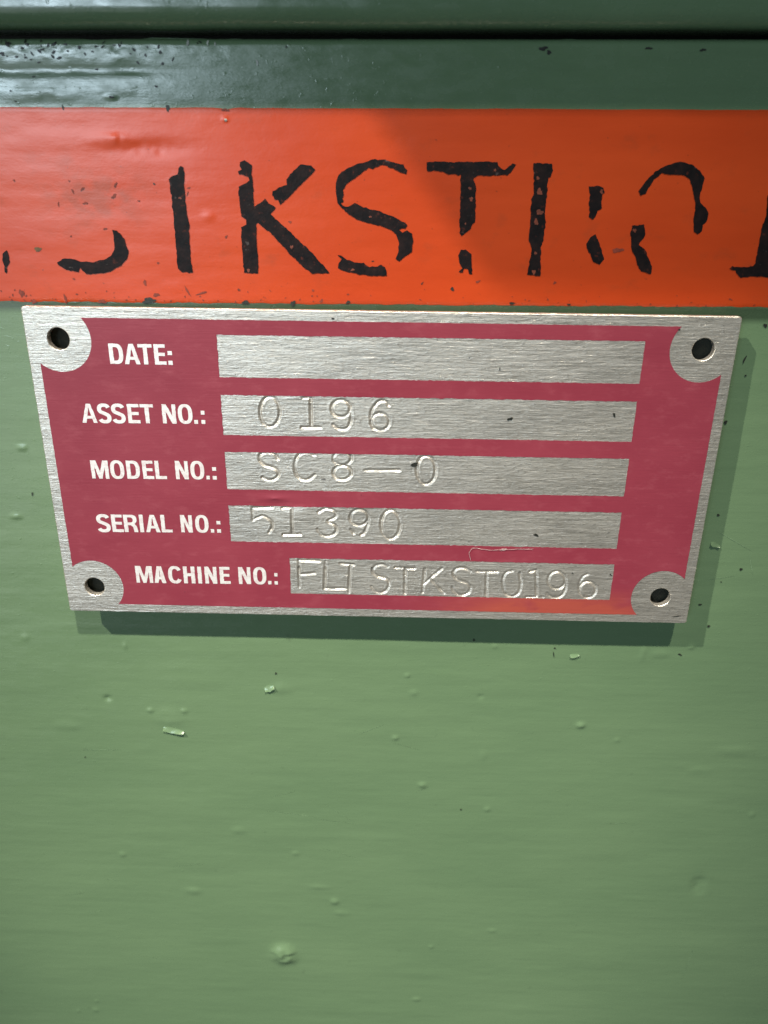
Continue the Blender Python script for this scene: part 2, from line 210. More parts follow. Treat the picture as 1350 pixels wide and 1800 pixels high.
BUMPS = [(-23.43, -135.24, 2.99, 3.24, 1.1), (-50.39, -57.98, 0.77, 0.63, 0.3), (-42.74, -57.93, 0.77, 0.62, 0.3), (10.97, -77.55, 1.05, 0.85, 0.35),
 (4.41, -64.14, 0.77, 0.64, 0.3), (45.51, -59.52, 1.13, 0.94, 0.35), (26.41, -84.27, 0.8, 0.7, 0.25), (6.71, -47.25, 0.62, 0.44, 0.25),
 (-10.03, -115.77, 1.29, 1.19, 0.3), (-61.99, -101.59, 0.99, 0.95, 0.2), (-45.47, -113.29, 2.01, 1.19, 0.15), (-68.63, 3.08, 1.22, 0.47, 0.35),
 (-72.3, -11.42, 1.26, 0.51, 0.35), (54.05, -63.36, 0.76, 0.64, 0.2), (25.11, -39.42, 0.6, 0.43, 0.25), (30.14, -124.58, 1.3, 0.62, 0.2),
 (11.57, -151.52, 1.23, 0.91, 0.2), (14.84, -131.2, 0.59, 0.63, 0.2), (-46.0, -60.04, 3.34, 2.53, 0.18), (-20.74, -51.39, 2.25, 1.36, 0.15),
 (8.31, -51.82, 1.12, 0.9, 0.15), (-76.5, -159.62, 1.11, 0.96, 0.2), (-75.68, -155.85, 0.39, 0.59, 0.3), (-81.29, -160.06, 0.4, 0.6, 0.3),
 (-19.25, -99.78, 1.11, 0.75, 0.15), (88.1, -84.04, 0.79, 0.88, 0.15), (61.38, 7.35, 0.74, 0.45, 0.2), (-75.22, -39.63, 0.99, 1.02, 0.15),
 (-53.98, -41.25, 0.37, 1.02, 0.2), (-69.5, -62.74, 2.86, 1.29, 0.1), (81.04, -65.61, 4.41, 1.14, 0.1), (73.79, -71.49, 2.82, 1.0, 0.1), (66.37, -38.54, 0.83, 0.57, 0.2),
 (56.52, -40.63, 0.72, 2.02, 0.12), (60.11, -40.53, 2.15, 0.86, 0.12), (-8.35, -119.71, 1.74, 1.01, 0.12), (-13.94, -111.0, 2.84, 0.78, 0.1),
 (-32.72, -92.9, 1.65, 1.09, 0.12), (24.5, -68.54, 1.03, 1.95, 0.08), (25.24, -80.51, 5.28, 0.51, -0.05), (-59.45, -55.0, 1.02, 0.77, -0.35),
 (79.57, -106.92, 1.79, 2.91, -0.3), (22.89, -52.49, 0.74, 0.6, -0.2), (60.16, 20.24, 1.43, 0.63, -0.2), (-44.01, 56.6, 4.24, 1.11, 0.14),
 (-43.68, 56.95, 0.38, 0.77, 0.14), (-38.49, 55.39, 6.61, 1.38, -0.12), (-25.45, 59.88, 0.46, 0.25, 0.2), (-43.66, 62.98, 1.11, 0.57, 0.12),
 (-33.75, 74.4, 0.89, 0.91, 0.3), (-29.3, 45.15, 1.36, 0.91, 0.07), (2.81, 57.25, 2.79, 1.35, -0.04), (-58.02, 62.85, 3.71, 0.83, 0.08), (-53.32, 63.3, 3.7, 0.99, 0.07),
 (-59.58, 64.45, 2.77, 0.66, -0.06)]
FLECKS = [(-63.58, 32.0, 0.61, 0.9, 0, 'r'), (-40.96, 31.04, 2.24, 0.79, 0, 'd'), (-23.73, 30.99, 0.91, 0.69, 0, 'd'), (-15.35, 30.91, 0.91, 0.69, 0, 'd'),
 (-5.56, 31.25, 0.6, 0.49, 0, 'd'), (-10.29, 31.38, 0.4, 0.39, 0, 'r'), (-61.59, 30.56, 0.51, 0.6, 0, 'r'), (-55.89, 31.13, 0.31, 1.0, 0, 'r'),
 (-49.33, 30.73, 0.92, 0.5, 0, 'r'), (12.71, 33.74, 0.5, 0.58, 20, 'd'), (-41.33, 34.06, 0.3, 0.78, 10, 'r'), (-33.91, 32.71, 0.2, 1.37, 30, 'r'),
 (-31.41, 32.45, 1.41, 0.2, 20, 'r'), (-39.53, 32.04, 0.81, 0.39, 0, 'r'), (-24.81, 33.12, 0.3, 0.29, 0, 'r'), (-44.57, 49.88, 0.58, 0.27, 50, 'r'),
 (-45.09, 48.1, 0.68, 0.36, 30, 'r'), (-52.29, 50.4, 0.19, 0.18, 0, 'r'), (-38.02, 50.12, 0.29, 0.27, 0, 'd'), (-40.91, 47.44, 0.29, 0.18, 0, 'r'),
 (-61.63, 50.39, 0.29, 0.18, 0, 'r'), (-54.69, 46.74, 0.19, 0.46, -10, 'r'), (-51.95, 48.82, 0.19, 0.54, 30, 'r'), (-50.25, 49.19, 0.68, 0.18, 40, 'r'),
 (-50.08, 46.97, 0.58, 0.27, 0, 'r'), (-26.42, 41.9, 0.49, 0.19, 40, 'r'), (-15.36, 44.41, 0.29, 0.27, 0, 'r'), (-53.3, 41.65, 0.2, 0.19, 0, 'r'),
 (-53.86, 34.56, 0.3, 0.2, 0, 'r'), (-38.67, 37.44, 0.3, 0.19, 0, 'r'), (-47.22, 42.93, 0.49, 0.19, 20, 'r'), (-32.49, 48.69, 0.58, 0.13, 60, 'r'),
 (-32.22, 49.57, 0.48, 0.11, 10, 'r'), (-1.27, 38.21, 0.3, 0.19, 0, 'd'), (7.4, 34.63, 0.5, 0.19, 40, 'd'), (30.47, 35.04, 0.39, 0.29, 0, 'r'),
 (17.11, 35.05, 0.49, 0.29, 30, 'r'), (33.32, 31.41, 0.5, 0.29, 0, 'd'), (23.32, 31.46, 1.0, 0.29, 0, 'd'), (40.61, 40.53, 1.16, 0.56, 0, 'r'),
 (-34.59, 61.44, 0.56, 0.83, 20, 'd'), (-51.67, 61.36, 0.19, 0.75, 0, 'd'), (-25.26, 61.28, 0.83, 0.25, 0, 'r'), (-25.27, 59.8, 0.37, 0.25, 0, 'w'),
 (-59.4, 39.43, 0.9, 0.48, 20, 'g'), (14.9, 50.02, 0.43, 0.35, 0, 'o'), (15.18, 48.35, 0.57, 0.53, 0, 'o'), (-15.21, 40.37, 0.39, 0.56, -20, 'o'),
 (-22.91, 36.42, 0.5, 0.48, 0, 'o'), (-4.73, 36.75, 0.5, 0.38, 0, 'o'), (26.48, 49.63, 0.85, 0.79, 0, 'o'), (26.77, 46.45, 0.86, 0.81, 0, 'o'),
 (26.33, 44.91, 0.58, 0.82, 0, 'o'), (26.66, 36.79, 0.69, 0.57, 0, 'o'), (36.77, 49.74, 0.47, 0.53, 0, 'o'), (26.02, 51.71, 0.47, 0.43, 0, 'o'),
 (-33.81, 47.96, 0.39, 0.36, 0, 'o'), (26.68, 39.89, 0.39, 0.47, 0, 'o'), (43.07, 43.76, 0.48, 0.55, 0, 'o'), (-1.7, 45.39, 0.39, 0.27, 0, 'o'),
 (18.88, 52.84, 0.28, 0.43, 0, 'o'), (14.43, 44.5, 0.29, 0.27, 0, 'o'), (-34.99, 69.26, 0.36, 0.47, 20, 'd'), (-34.79, 67.69, 0.36, 0.4, 20, 'd'),
 (-36.12, 64.5, 0.37, 0.32, 0, 'd'), (-43.49, 62.9, 0.65, 0.33, 0, 'd'), (-51.15, 68.34, 0.82, 0.24, 25, 'd'), (-45.45, 66.81, 0.37, 0.24, 0, 'd'),
 (-49.64, 69.29, 0.27, 0.24, 0, 'd'), (-45.02, 69.95, 0.45, 0.24, 10, 'd'), (-54.18, 69.25, 0.64, 0.32, -20, 'd'), (-56.84, 69.62, 0.54, 0.24, 30, 'd'),
 (-59.01, 70.15, 0.45, 0.63, 30, 'd'), (-55.74, 68.07, 0.36, 0.16, 0, 'd'), (-57.96, 68.44, 0.46, 0.24, 0, 'd'), (-52.69, 70.05, 0.54, 0.24, 50, 'd'),
 (-55.69, 65.69, 0.46, 0.16, 0, 'd'), (-59.73, 63.64, 0.37, 0.16, 0, 'd'), (-39.72, 68.99, 0.27, 0.16, 0, 'd'), (-41.39, 70.14, 0.36, 0.39, 10, 'd'),
 (-47.76, 69.78, 0.36, 0.47, 10, 'd'), (-46.98, 68.92, 0.27, 0.32, 10, 'd'), (-51.93, 69.12, 0.55, 0.32, 30, 'd'), (-56.02, 70.17, 0.45, 0.32, 0, 'd'),
 (-60.16, 68.81, 0.46, 0.64, 20, 'd'), (-59.25, 62.18, 0.28, 0.17, 0, 'd'), (-30.54, 70.61, 0.36, 0.54, 0, 'w'), (-27.39, 70.64, 0.27, 0.47, 0, 'w'),
 (-26.24, 70.49, 0.18, 0.31, 0, 'w'), (-19.73, 67.98, 0.27, 0.47, 10, 'w'), (25.24, 70.3, 1.24, 0.46, 0, 'd'), (26.18, 69.77, 0.71, 0.47, 0, 'd'),
 (41.6, 70.44, 0.88, 0.31, 0, 'd'), (50.0, 70.28, 0.88, 0.31, 0, 'd'), (-21.81, -47.4, 0.25, 0.59, 0, 'd'), (37.76, -39.53, 0.36, 0.28, 0, 'd'),
 (37.67, -41.1, 0.14, 1.15, 10, 'd'), (64.29, -40.43, 0.72, 0.29, -20, 'd'), (65.72, 22.18, 0.3, 1.15, -10, 'd'), (66.49, 19.3, 0.31, 0.32, 0, 'd'),
 (64.51, 10.5, 0.52, 0.67, 40, 'd'), (68.24, 28.27, 0.7, 0.5, 0, 'd'), (-68.14, -6.45, 0.23, 0.74, -20, 'd'), (20.57, -37.98, 0.48, 0.42, 0, 'd'),
 (73.18, -19.94, 0.68, 0.39, 20, 'd'), (69.73, -22.87, 0.23, 0.26, 0, 'd'), (66.52, -8.23, 0.55, 0.37, 0, 'd'), (66.4, -28.23, 0.7, 0.27, 10, 'd'),
 (69.04, -33.32, 0.59, 0.42, 0, 'd'), (20.15, -84.47, 0.4, 0.35, 0, 'd'), (-66.87, -71.55, 0.26, 0.33, 0, 'd')]
FLAKES = [(-45.55, -63.34, 2.33, 0.67, 0.6, -12), (67.11, -14.62, 1.01, 0.51, 0.4, -18), (-23.36, -51.31, 1.13, 0.75, 0.5, 20), (42.15, -41.27, 0.96, 0.43, 0.4, 10)]
THREAD = [(18.41, -17.09), (18.35, -16.9), (18.28, -16.64), (18.19, -16.35), (18.13, -16.1), (18.08, -15.9), (18.03, -15.71), (18.0, -15.54), (18.02, -15.36), (18.08, -15.16),
 (18.18, -14.96), (18.3, -14.76), (18.42, -14.61), (18.51, -14.5), (18.58, -14.43), (18.68, -14.38), (18.85, -14.36), (19.08, -14.36), (19.37, -14.4), (19.7, -14.45),
 (20.03, -14.5), (20.39, -14.55), (20.76, -14.61), (21.14, -14.67), (21.52, -14.71), (21.9, -14.73), (22.27, -14.74), (22.64, -14.74), (23.0, -14.72), (23.34, -14.68),
 (23.67, -14.61), (23.98, -14.55), (24.27, -14.49), (24.55, -14.43), (24.82, -14.36), (25.05, -14.31), (25.18, -14.3), (25.21, -14.36), (25.16, -14.45), (25.05, -14.56),
 (24.91, -14.64), (24.67, -14.69), (24.34, -14.72), (24.06, -14.74), (23.96, -14.74), (24.08, -14.71), (24.36, -14.66), (24.74, -14.6), (25.2, -14.55), (25.75, -14.51),
 (26.4, -14.47), (27.09, -14.44), (27.77, -14.41), (28.47, -14.38), (29.21, -14.36), (29.87, -14.33), (30.33, -14.32)]

# ------------------------------------------------------------------ materials
class NT:
    def __init__(s, name):
        s.m = bpy.data.materials.new(name); s.m.use_nodes = True
        s.t = s.m.node_tree; s.n = s.t.nodes; s.p = s.n['Principled BSDF']
        s.co = s.n.new('ShaderNodeTexCoord').outputs['Object']
    def link(s, a, b): s.t.links.new(a, b)
    def noise(s, sc, detail=3, rough=0.5, off=(0, 0, 0)):      # sc: cycles per millimetre along x, y (up)
        mp = s.n.new('ShaderNodeMapping'); mp.inputs['Scale'].default_value = (sc[0]*1000, 1000*max(sc), sc[1]*1000)
        mp.inputs['Location'].default_value = off
        s.link(s.co, mp.inputs[0])
        t = s.n.new('ShaderNodeTexNoise'); t.inputs['Scale'].default_value = 1
        t.inputs['Detail'].default_value = detail; t.inputs['Roughness'].default_value = rough
        s.link(mp.outputs[0], t.inputs['Vector']); return t.outputs[0]
    def ramp(s, v, a, b, lo=0.0, hi=1.0):
        r = s.n.new('ShaderNodeMapRange'); r.clamp = True
        for i, q in enumerate((a, b, lo, hi)): r.inputs[1+i].default_value = q
        s.link(v, r.inputs[0]); return r.outputs[0]
    def mul(s, a, b, op='MULTIPLY'):
        m = s.n.new('ShaderNodeMath'); m.operation = op
        for i, q in enumerate((a, b)):
            if isinstance(q, (int, float)): m.inputs[i].default_value = q
            else: s.link(q, m.inputs[i])
        return m.outputs[0]
    def mix(s, f, a, b):
        m = s.n.new('ShaderNodeMix'); m.data_type = 'RGBA'
        if isinstance(f, (int, float)): m.inputs[0].default_value = f
        else: s.link(f, m.inputs[0])
        for i, q in ((6, a), (7, b)):
            if isinstance(q, tuple): m.inputs[i].default_value = (*q, 1)
            else: s.link(q, m.inputs[i])
        return m.outputs[2]
    def bump(s, h, dist_mm, strength=1.0, prev=None):
        b = s.n.new('ShaderNodeBump'); b.inputs['Strength'].default_value = strength
        b.inputs['Distance'].default_value = dist_mm*0.001
        s.link(h, b.inputs['Height'])
        if prev is not None: s.link(prev, b.inputs['Normal'])
        return b.outputs[0]
    def spot(s, x, y, rx, ry):        # 1 at the centre, 0 at the rim of an ellipse, in millimetres
        mp = s.n.new('ShaderNodeMapping'); mp.vector_type = 'TEXTURE'
        mp.inputs['Location'].default_value = (x*.001, 0, y*.001); mp.inputs['Scale'].default_value = (rx*.001, 1, ry*.001)
        s.link(s.co, mp.inputs[0])
        g = s.n.new('ShaderNodeTexGradient'); g.gradient_type = 'QUADRATIC_SPHERE'; s.link(mp.outputs[0], g.inputs[0])
        return g.outputs['Fac']
    def put(s, **k):
        for key, v in k.items():
            i = s.p.inputs[{'color': 'Base Color', 'rough': 'Roughness', 'metal': 'Metallic', 'normal': 'Normal', 'spec': 'Specular IOR Level',
                            'aniso': 'Anisotropic', 'arot': 'Anisotropic Rotation', 'coat': 'Coat Weight', 'coatr': 'Coat Roughness'}[key]]
            if isinstance(v, tuple): i.default_value = (*v, 1)
            elif isinstance(v, (int, float)): i.default_value = v
            else: s.link(v, i)
        return s.m

def mat_green(name, ca, cb):
    n = NT(name)
    big = n.ramp(n.noise((.018, .03), 3), .35, .65)
    streak = n.noise((.05, .9), 4, .6)
    c = n.mix(big, ca, cb)
    c = n.mix(n.ramp(streak, .45, .75, 0, .22), c, tuple(v*.82 for v in ca))
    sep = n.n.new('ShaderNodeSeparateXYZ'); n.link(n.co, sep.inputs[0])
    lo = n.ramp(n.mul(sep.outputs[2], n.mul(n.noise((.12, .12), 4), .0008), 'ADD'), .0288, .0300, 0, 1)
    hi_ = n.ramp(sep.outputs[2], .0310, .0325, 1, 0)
    c = n.mix(n.mul(n.mul(lo, hi_), .85), c, (.035, .062, .034))  # ragged dark band under the stripe: shade painted in, with grime
    grime = n.ramp(n.noise((.25, .25), 6, .65, (3, 1, 7)), .64, .80, 0, .35)
    c = n.mix(grime, c, (.05, .07, .045))
    b = n.bump(streak, .022)
    b = n.bump(n.noise((.35, .7), 4, .55), .03, prev=b)
    b = n.bump(n.noise((1.6, 3.4), 4, .65), .012, prev=b)
    b = n.bump(n.ramp(n.noise((1.1, 1.3), 2, .5, (3, 3, 8)), .66, .80), .02, prev=b)
    return n.put(color=c, rough=n.ramp(n.noise((.3, .6), 3), .3, .7, .20, .32), normal=b, spec=.85)

def mat_orange():
    n = NT('orange_paint')
    c = n.mix(n.ramp(n.noise((.03, .05), 3), .35, .65), (.50, .053, .010), (.55, .065, .013))
    grime = n.ramp(n.noise((.16, .22), 6, .65, (9, 2, 4)), .57, .78, 0, .45)
    c = n.mix(grime, c, (.28, .055, .02))
    sm = n.mul(n.spot(-48, 48, 17, 9), n.ramp(n.noise((.3, .4), 5, .6), .4, .65))
    c = n.mix(n.ramp(sm, 0, .5, 0, .42), c, (.22, .065, .035))
    c = n.mix(n.ramp(n.noise((1.4, 1.4), 2, .5), .74, .8, 0, .6), c, (.16, .03, .015))
    b = n.bump(n.noise((.06, .8), 4, .6), .012)
    b = n.bump(n.noise((.3, .5), 4), .03, prev=b)
    b = n.bump(n.noise((2.5, 3), 3), .006, prev=b)
    return n.put(color=c, rough=.30, normal=b, spec=.5)

def mat_black():
    n = NT('black_stencil_paint')
    c = n.mix(n.ramp(n.noise((.5, .5), 4, .6), .4, .7), (.006, .005, .006), (.018, .010, .010))
    w = n.ramp(n.noise((1.0, 1.0), 5, .65, (5, 5, 1)), .60, .76, 0, .8)
    c = n.mix(w, c, (.13, .03, .018))
    w2 = n.ramp(n.noise((.9, .9), 3, .5, (1, 8, 3)), .70, .76, 0, .55)
    c = n.mix(w2, c, (.10, .09, .09))
    b = n.bump(n.noise((1.2, 1.2), 4, .6), .05)
    return n.put(color=c, rough=.5, normal=b, spec=.18)

def metal_core(n, brush=1.0):
    st = n.noise((.10, 3.0), 5, .65)
    st2 = n.noise((.5, 5.0), 4, .6, (3, 0, 1))
    cr = n.noise((1.0, 2.2), 6, .68, (1, 3, 2))
    c = n.mix(n.ramp(st, .36, .66), (.68, .635, .57), (1.0, .95, .875))
    c = n.mix(n.ramp(n.noise((.05, .07), 3), .35, .7, 0, .4), c, (.86, .80, .70))
    c = n.mix(n.ramp(cr, .55, .69, 0, .8), c, (.36, .34, .31))
    c = n.mix(n.ramp(n.noise((.9, 3.5), 5, .7, (4, 7, 1)), .60, .68, 0, .6), c, (.26, .245, .22))
    c = n.mix(n.ramp(n.noise((.8, 3.0), 5, .7, (6, 2, 5)), .58, .68, 0, .8), c, (.98, .97, .94))
    c = n.mix(n.ramp(n.noise((.55, .8), 3, .5, (8, 1, 9)), .73, .77, 0, .85), c, (.10, .095, .09))
    pat = n.noise((.06, .20), 5, .65, (2, 9, 4))
    c = n.mix(n.ramp(pat, .46, .64, 0, .34), c, (.42, .40, .365))
    b = n.bump(n.noise((.22, 1.1), 5, .6, (7, 7, 2)), .10*brush)
    b = n.bump(st, .065*brush, prev=b)
    b = n.bump(st2, .045*brush, prev=b)
    b = n.bump(cr, .085, prev=b)
    return c, b

def mat_metal(name, brush=1.0, metal=.80, rough=.35):
    n = NT(name)
    c, b = metal_core(n, brush)
    r = n.ramp(n.noise((.3, 2), 4), .3, .7, rough-.06, rough+.08)
    return n.put(color=c, rough=r, normal=b, metal=metal, aniso=.0)

def mat_red():
    n = NT('red_ink')
    c = n.mix(n.ramp(n.noise((.06, .09), 4, .6), .35, .65), (.240, .033, .055), (.272, .042, .066))
    c = n.mix(n.ramp(n.noise((.22, .45), 6, .7), .52, .78, 0, .35), c, (.42, .115, .145))
    orange_tint = n.mul(n.spot(36, -29, 36, 8.5), n.ramp(n.noise((.15, .3), 3), .2, .5))
    c = n.mix(n.ramp(orange_tint, 0, .4, 0, .75), c, (.40, .082, .05))  # turns more orange towards the lower right edge
    c = n.mix(n.ramp(n.noise((1.2, 1.2), 2, .5, (2, 2, 2)), .74, .79, 0, .6), c, (.10, .02, .03))
    b = n.bump(n.noise((.15, 2.5), 4, .6), .02)
    b = n.bump(n.noise((1.5, 2.2), 4, .6), .012, prev=b)
    b = n.bump(n.spot(-19.5, -4.9, 7.5, 2.0), .28, prev=b)
    return n.put(color=c, rough=.42, normal=b, spec=.35)

def mat_caption():
    n = NT('bare_lettering')
    c = n.mix(n.ramp(n.noise((.8, .9), 4, .6), .45, .72), (.93, .92, .91), (.80, .66, .67))
    c = n.mix(n.ramp(n.noise((1.5, 1.8), 4, .65, (4, 4, 4)), .60, .70, 0, .65), c, (.55, .30, .33))
    b = n.bump(n.noise((1.2, 2.6), 4), .02)
    return n.put(color=c, rough=.45, metal=.35, normal=b)

def mat_plain(name, c, rough=.6, var=.25, sc=.8):
    n = NT(name)
    col = n.mix(n.ramp(n.noise((sc, sc), 4, .6), .35, .65), tuple(v*(1-var) for v in c), tuple(v*(1+var) for v in c))
    return n.put(color=col, rough=rough, normal=n.bump(n.noise((sc*2, sc*2), 3), .03))

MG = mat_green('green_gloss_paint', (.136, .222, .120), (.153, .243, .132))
MO = mat_orange(); MK = mat_black()
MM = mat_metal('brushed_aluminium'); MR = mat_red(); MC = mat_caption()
MFOAM = mat_plain('dark_foam_tape', (.016, .019, .015), .95)  # near-black, to give the shade seen through the corner holes
FLECK_M = {'d': mat_plain('dark_grime', (.020, .022, .018), .45), 'r': mat_plain('rust_brown_grime', (.20, .035, .018), .55),
           'o': mat_plain('orange_undercoat', (.17, .042, .022), .5), 'w': mat_plain('pale_chipped_paint', (.55, .58, .52), .4), 'g': mat_plain('olive_grime', (.12, .075, .03), .55)}

# ------------------------------------------------------------------ mesh helpers
def mesh_obj(name, verts_mm, faces, mat, parent=None, smooth=False):
    v = np.asarray(verts_mm, dtype=np.float64)
    w = np.stack([v[:, 0], -v[:, 2], v[:, 1]], 1) * 0.001
    me = bpy.data.meshes.new(name)
    if isinstance(faces, np.ndarray):
        nf = len(faces); k = faces.shape[1]
        me.vertices.add(len(w)); me.vertices.foreach_set('co', w.ravel().astype(np.float32))
        me.loops.add(nf*k); me.loops.foreach_set('vertex_index', faces.ravel().astype(np.int32))
        me.polygons.add(nf); me.polygons.foreach_set('loop_start', np.arange(0, nf*k, k, dtype=np.int32))
        me.update(calc_edges=True)
    else:
        me.from_pydata(w.tolist(), [], faces); me.update()
    me.validate()
    if smooth: me.polygons.foreach_set('use_smooth', np.ones(len(me.polygons), dtype=bool))
    me.materials.append(mat)
    o = bpy.data.objects.new(name, me); COL.objects.link(o)
    if parent: o.parent = parent
    return o

def tag(o, label=None, cat=None, kind=None, group=None):
    if label: o['label'] = label
    if cat: o['category'] = cat
    if kind: o['kind'] = kind
    if group: o['group'] = group
    return o

def grid_faces(nx, ny):             # vertex index = j*nx+i, front side towards +z
    i, j = np.meshgrid(np.arange(nx-1), np.arange(ny-1)); a = (j*nx+i).ravel()
    return np.stack([a, a+1, a+nx+1, a+nx], 1)

_rng = np.random.default_rng(11)
_LAT = _rng.random((256, 256))*2-1
def vnoise(x, y, seed=0):
    x = np.asarray(x)+seed*17.31; y = np.asarray(y)+seed*9.77
    xi = np.floor(x).astype(int); yi = np.floor(y).astype(int); fx = x-xi; fy = y-yi
    fx = fx*fx*fx*(fx*(fx*6-15)+10); fy = fy*fy*fy*(fy*(fy*6-15)+10)
    g = lambda a, b: _LAT[a & 255, b & 255]
    return (g(xi, yi)*(1-fx)+g(xi+1, yi)*fx)*(1-fy)+(g(xi, yi+1)*(1-fx)+g(xi+1, yi+1)*fx)*fy

def in_poly(x, y, poly):
    x = np.asarray(x, float); y = np.asarray(y, float); inside = np.zeros(x.shape, bool); j = len(poly)-1
    for i in range(len(poly)):
        xi, yi = poly[i]; xj, yj = poly[j]
        if yi != yj:
            inside ^= ((yi > y) != (yj > y)) & (x < (xj-xi)*(y-yi)/(yj-yi)+xi)
        j = i
    return inside

def densify(poly, step, rough=0.0, seed=0, closed=True):
    out = []; n = len(poly); k = 0
    for i in range(n if closed else n-1):
        a = np.array(poly[i], float); b = np.array(poly[(i+1) % n], float); d = b-a; L = np.hypot(*d)
        m = max(1, int(L/step)); nn = np.array([-d[1], d[0]])/max(L, 1e-6)
        for q in range(m):
            p = a+d*q/m
            if rough and not (q == 0 and rough < 0.05):
                p = p+nn*rough*float(vnoise(p[0]*2.1+seed, p[1]*2.1, 3)+.6*vnoise(p[0]*5.3, p[1]*5.3+seed, 4))
            out.append((float(p[0]), float(p[1])))
    return out

def fill(outers, holes, inner_step=0.0):
    """triangles of a flat region; outers and holes are closed loops in millimetres"""
    vs = []; es = []
    for loop in list(outers)+list(holes):
        b = len(vs); n = len(loop); vs += [Vector(p) for p in loop]; es += [(b+i, b+(i+1) % n) for i in range(n)]
    def ok(x, y):
        m = np.zeros(x.shape, bool)
        for l in outers: m |= in_poly(x, y, l)
        for l in holes: m &= ~in_poly(x, y, l)
        return m
    if inner_step:
        xs_ = [p[0] for l in outers for p in l]; ys_ = [p[1] for l in outers for p in l]
        gx, gy = np.meshgrid(np.arange(min(xs_)+inner_step*.5, max(xs_), inner_step), np.arange(min(ys_)+inner_step*.5, max(ys_), inner_step))
        gx = gx.ravel(); gy = gy.ravel(); m = ok(gx, gy)
        vs += [Vector((a, b)) for a, b in zip(gx[m].tolist(), gy[m].tolist())]
    v, e, f, _, _, _ = delaunay_2d_cdt(vs, es, [], 0, 1e-5, True)
    pts = np.array([(p.x, p.y) for p in v]); T = np.array([t for t in f if len(t) == 3])
    c = pts[T].mean(1); T = T[ok(c[:, 0], c[:, 1])]
    a, b, d = pts[T[:, 0]], pts[T[:, 1]], pts[T[:, 2]]
    ar = (b[:, 0]-a[:, 0])*(d[:, 1]-a[:, 1])-(b[:, 1]-a[:, 1])*(d[:, 0]-a[:, 0])
    T[ar < 0] = T[ar < 0][:, ::-1]; T = T[abs(ar) > 1e-9]
    return [tuple(p) for p in pts.tolist()], [tuple(t) for t in T.tolist()]

def circle(cx, cy, r, n=40, a0=0, a1=360, rough=0.0):
    out = []
    m = n if (a1-a0) % 360 == 0 else n+1
    for i in range(m):
        a = math.radians(a0+(a1-a0)*i/n); rr = r+(random.uniform(-rough, rough) if rough else 0)
        out.append((cx+rr*math.cos(a), cy+rr*math.sin(a)))
    return out

def box_mm(name, x0, x1, y0, y1, z0, z1, mat, parent=None, bev=0.0):
    bm = bmesh.new(); bmesh.ops.create_cube(bm, size=1)
    for v in bm.verts:
        c = v.co; v.co = W3(x0+(c.x+.5)*(x1-x0), y0+(c.z+.5)*(y1-y0), z0+(.5-c.y)*(z1-z0))
    if bev: bmesh.ops.bevel(bm, geom=bm.edges[:], offset=bev*.001, segments=3, affect='EDGES', profile=.5)
    me = bpy.data.meshes.new(name); bm.to_mesh(me); bm.free(); me.materials.append(mat)
    o = bpy.data.objects.new(name, me); COL.objects.link(o)
    if parent: o.parent = parent
    return o

# ------------------------------------------------------------------ machine panel
ZW = -4.0                    # panel face lies 4 mm behind the face of the nameplate
SEAM = 71.55                 # upper edge of the panel
def seam_y(x): return SEAM+0.0072*x
def wall_h(x, y):
    x = np.asarray(x, float); y = np.asarray(y, float)
    z = np.full(x.shape, ZW)
    z = z+.10*vnoise(x/38, y/30, 1)+.05*vnoise(x/16, y/9, 2)+.022*vnoise(x/14, y/2.6, 3)+.010*vnoise(x/5, y/1.4, 4)
    for cx, cy, rx, ry, h in BUMPS:
        if rx < 1.6: rx, ry = rx*.8, ry*.8
        m = (abs(x-cx) < rx*3) & (abs(y-cy) < ry*3)
        if not m.any(): continue
        d = ((x[m]-cx)/rx)**2+((y[m]-cy)/ry)**2
        z[m] += .85*h*np.exp(-(d**1.35)*1.1)*(1+.3*vnoise(x[m]*.9, y[m]*.9, 6)+.07*vnoise(x[m]*2.5, y[m]*2.5, 16))
    # lumpy old paint and a shallow crease under the seam, strongest at the left
    lw = 1/(1+np.exp((x+34)/7)); top = y-.0072*x
    z += lw*(.10*np.exp(-((top-69.4)/1.3)**2)-.13*np.exp(-((top-67.0)/.8)**2)+.07*np.exp(-((top-64.6)/1.7)**2))
    near = np.exp(-((top-70.2)/1.6)**2)
    z += near*(.05+.95*lw)*(.05*vnoise(x/1.6, y/1.3, 7)+.03*vnoise(x/.7, y/.6, 8))
    z += lw*np.exp(-((top-66)/5.0)**2)*.035*vnoise(x/2.6, y/1.6, 9)
    # the edge rolls back into the seam
    e = np.clip((top-(SEAM-1.0))/1.0, 0, 1)
    return z-1.6*(1-np.sqrt(np.clip(1-e*e, 0, 1)))

def axis(lo, flo, fhi, hi, fine, coarse):
    return np.concatenate([np.arange(lo, flo, coarse), np.arange(flo, fhi, fine), np.arange(fhi, hi+.01, coarse)])
xs = axis(-420, -112, 112, 420, .42, 7)
ys = np.concatenate([np.arange(-420, -172, 7), np.arange(-172, 60, .46), np.arange(60, SEAM-.001, .16), [SEAM]])
X, Y = np.meshgrid(xs, ys)
Yw = Y+np.where(Y > 20, .0072*X*np.clip((Y-20)/40, 0, 1), 0)+np.where(Y > 68, (Y-68)/3.5*(.18*vnoise(X/3.1, X*0+4, 5)+.22*vnoise(X/9, X*0+2, 6))*(.25+.75/(1+np.exp((X+34)/7))), 0)
Zw = wall_h(X, Yw)
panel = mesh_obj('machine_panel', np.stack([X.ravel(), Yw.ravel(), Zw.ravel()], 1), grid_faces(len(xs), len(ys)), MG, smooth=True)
tag(panel, 'green painted steel machine panel with an orange stripe, behind the nameplate', 'machine panel')

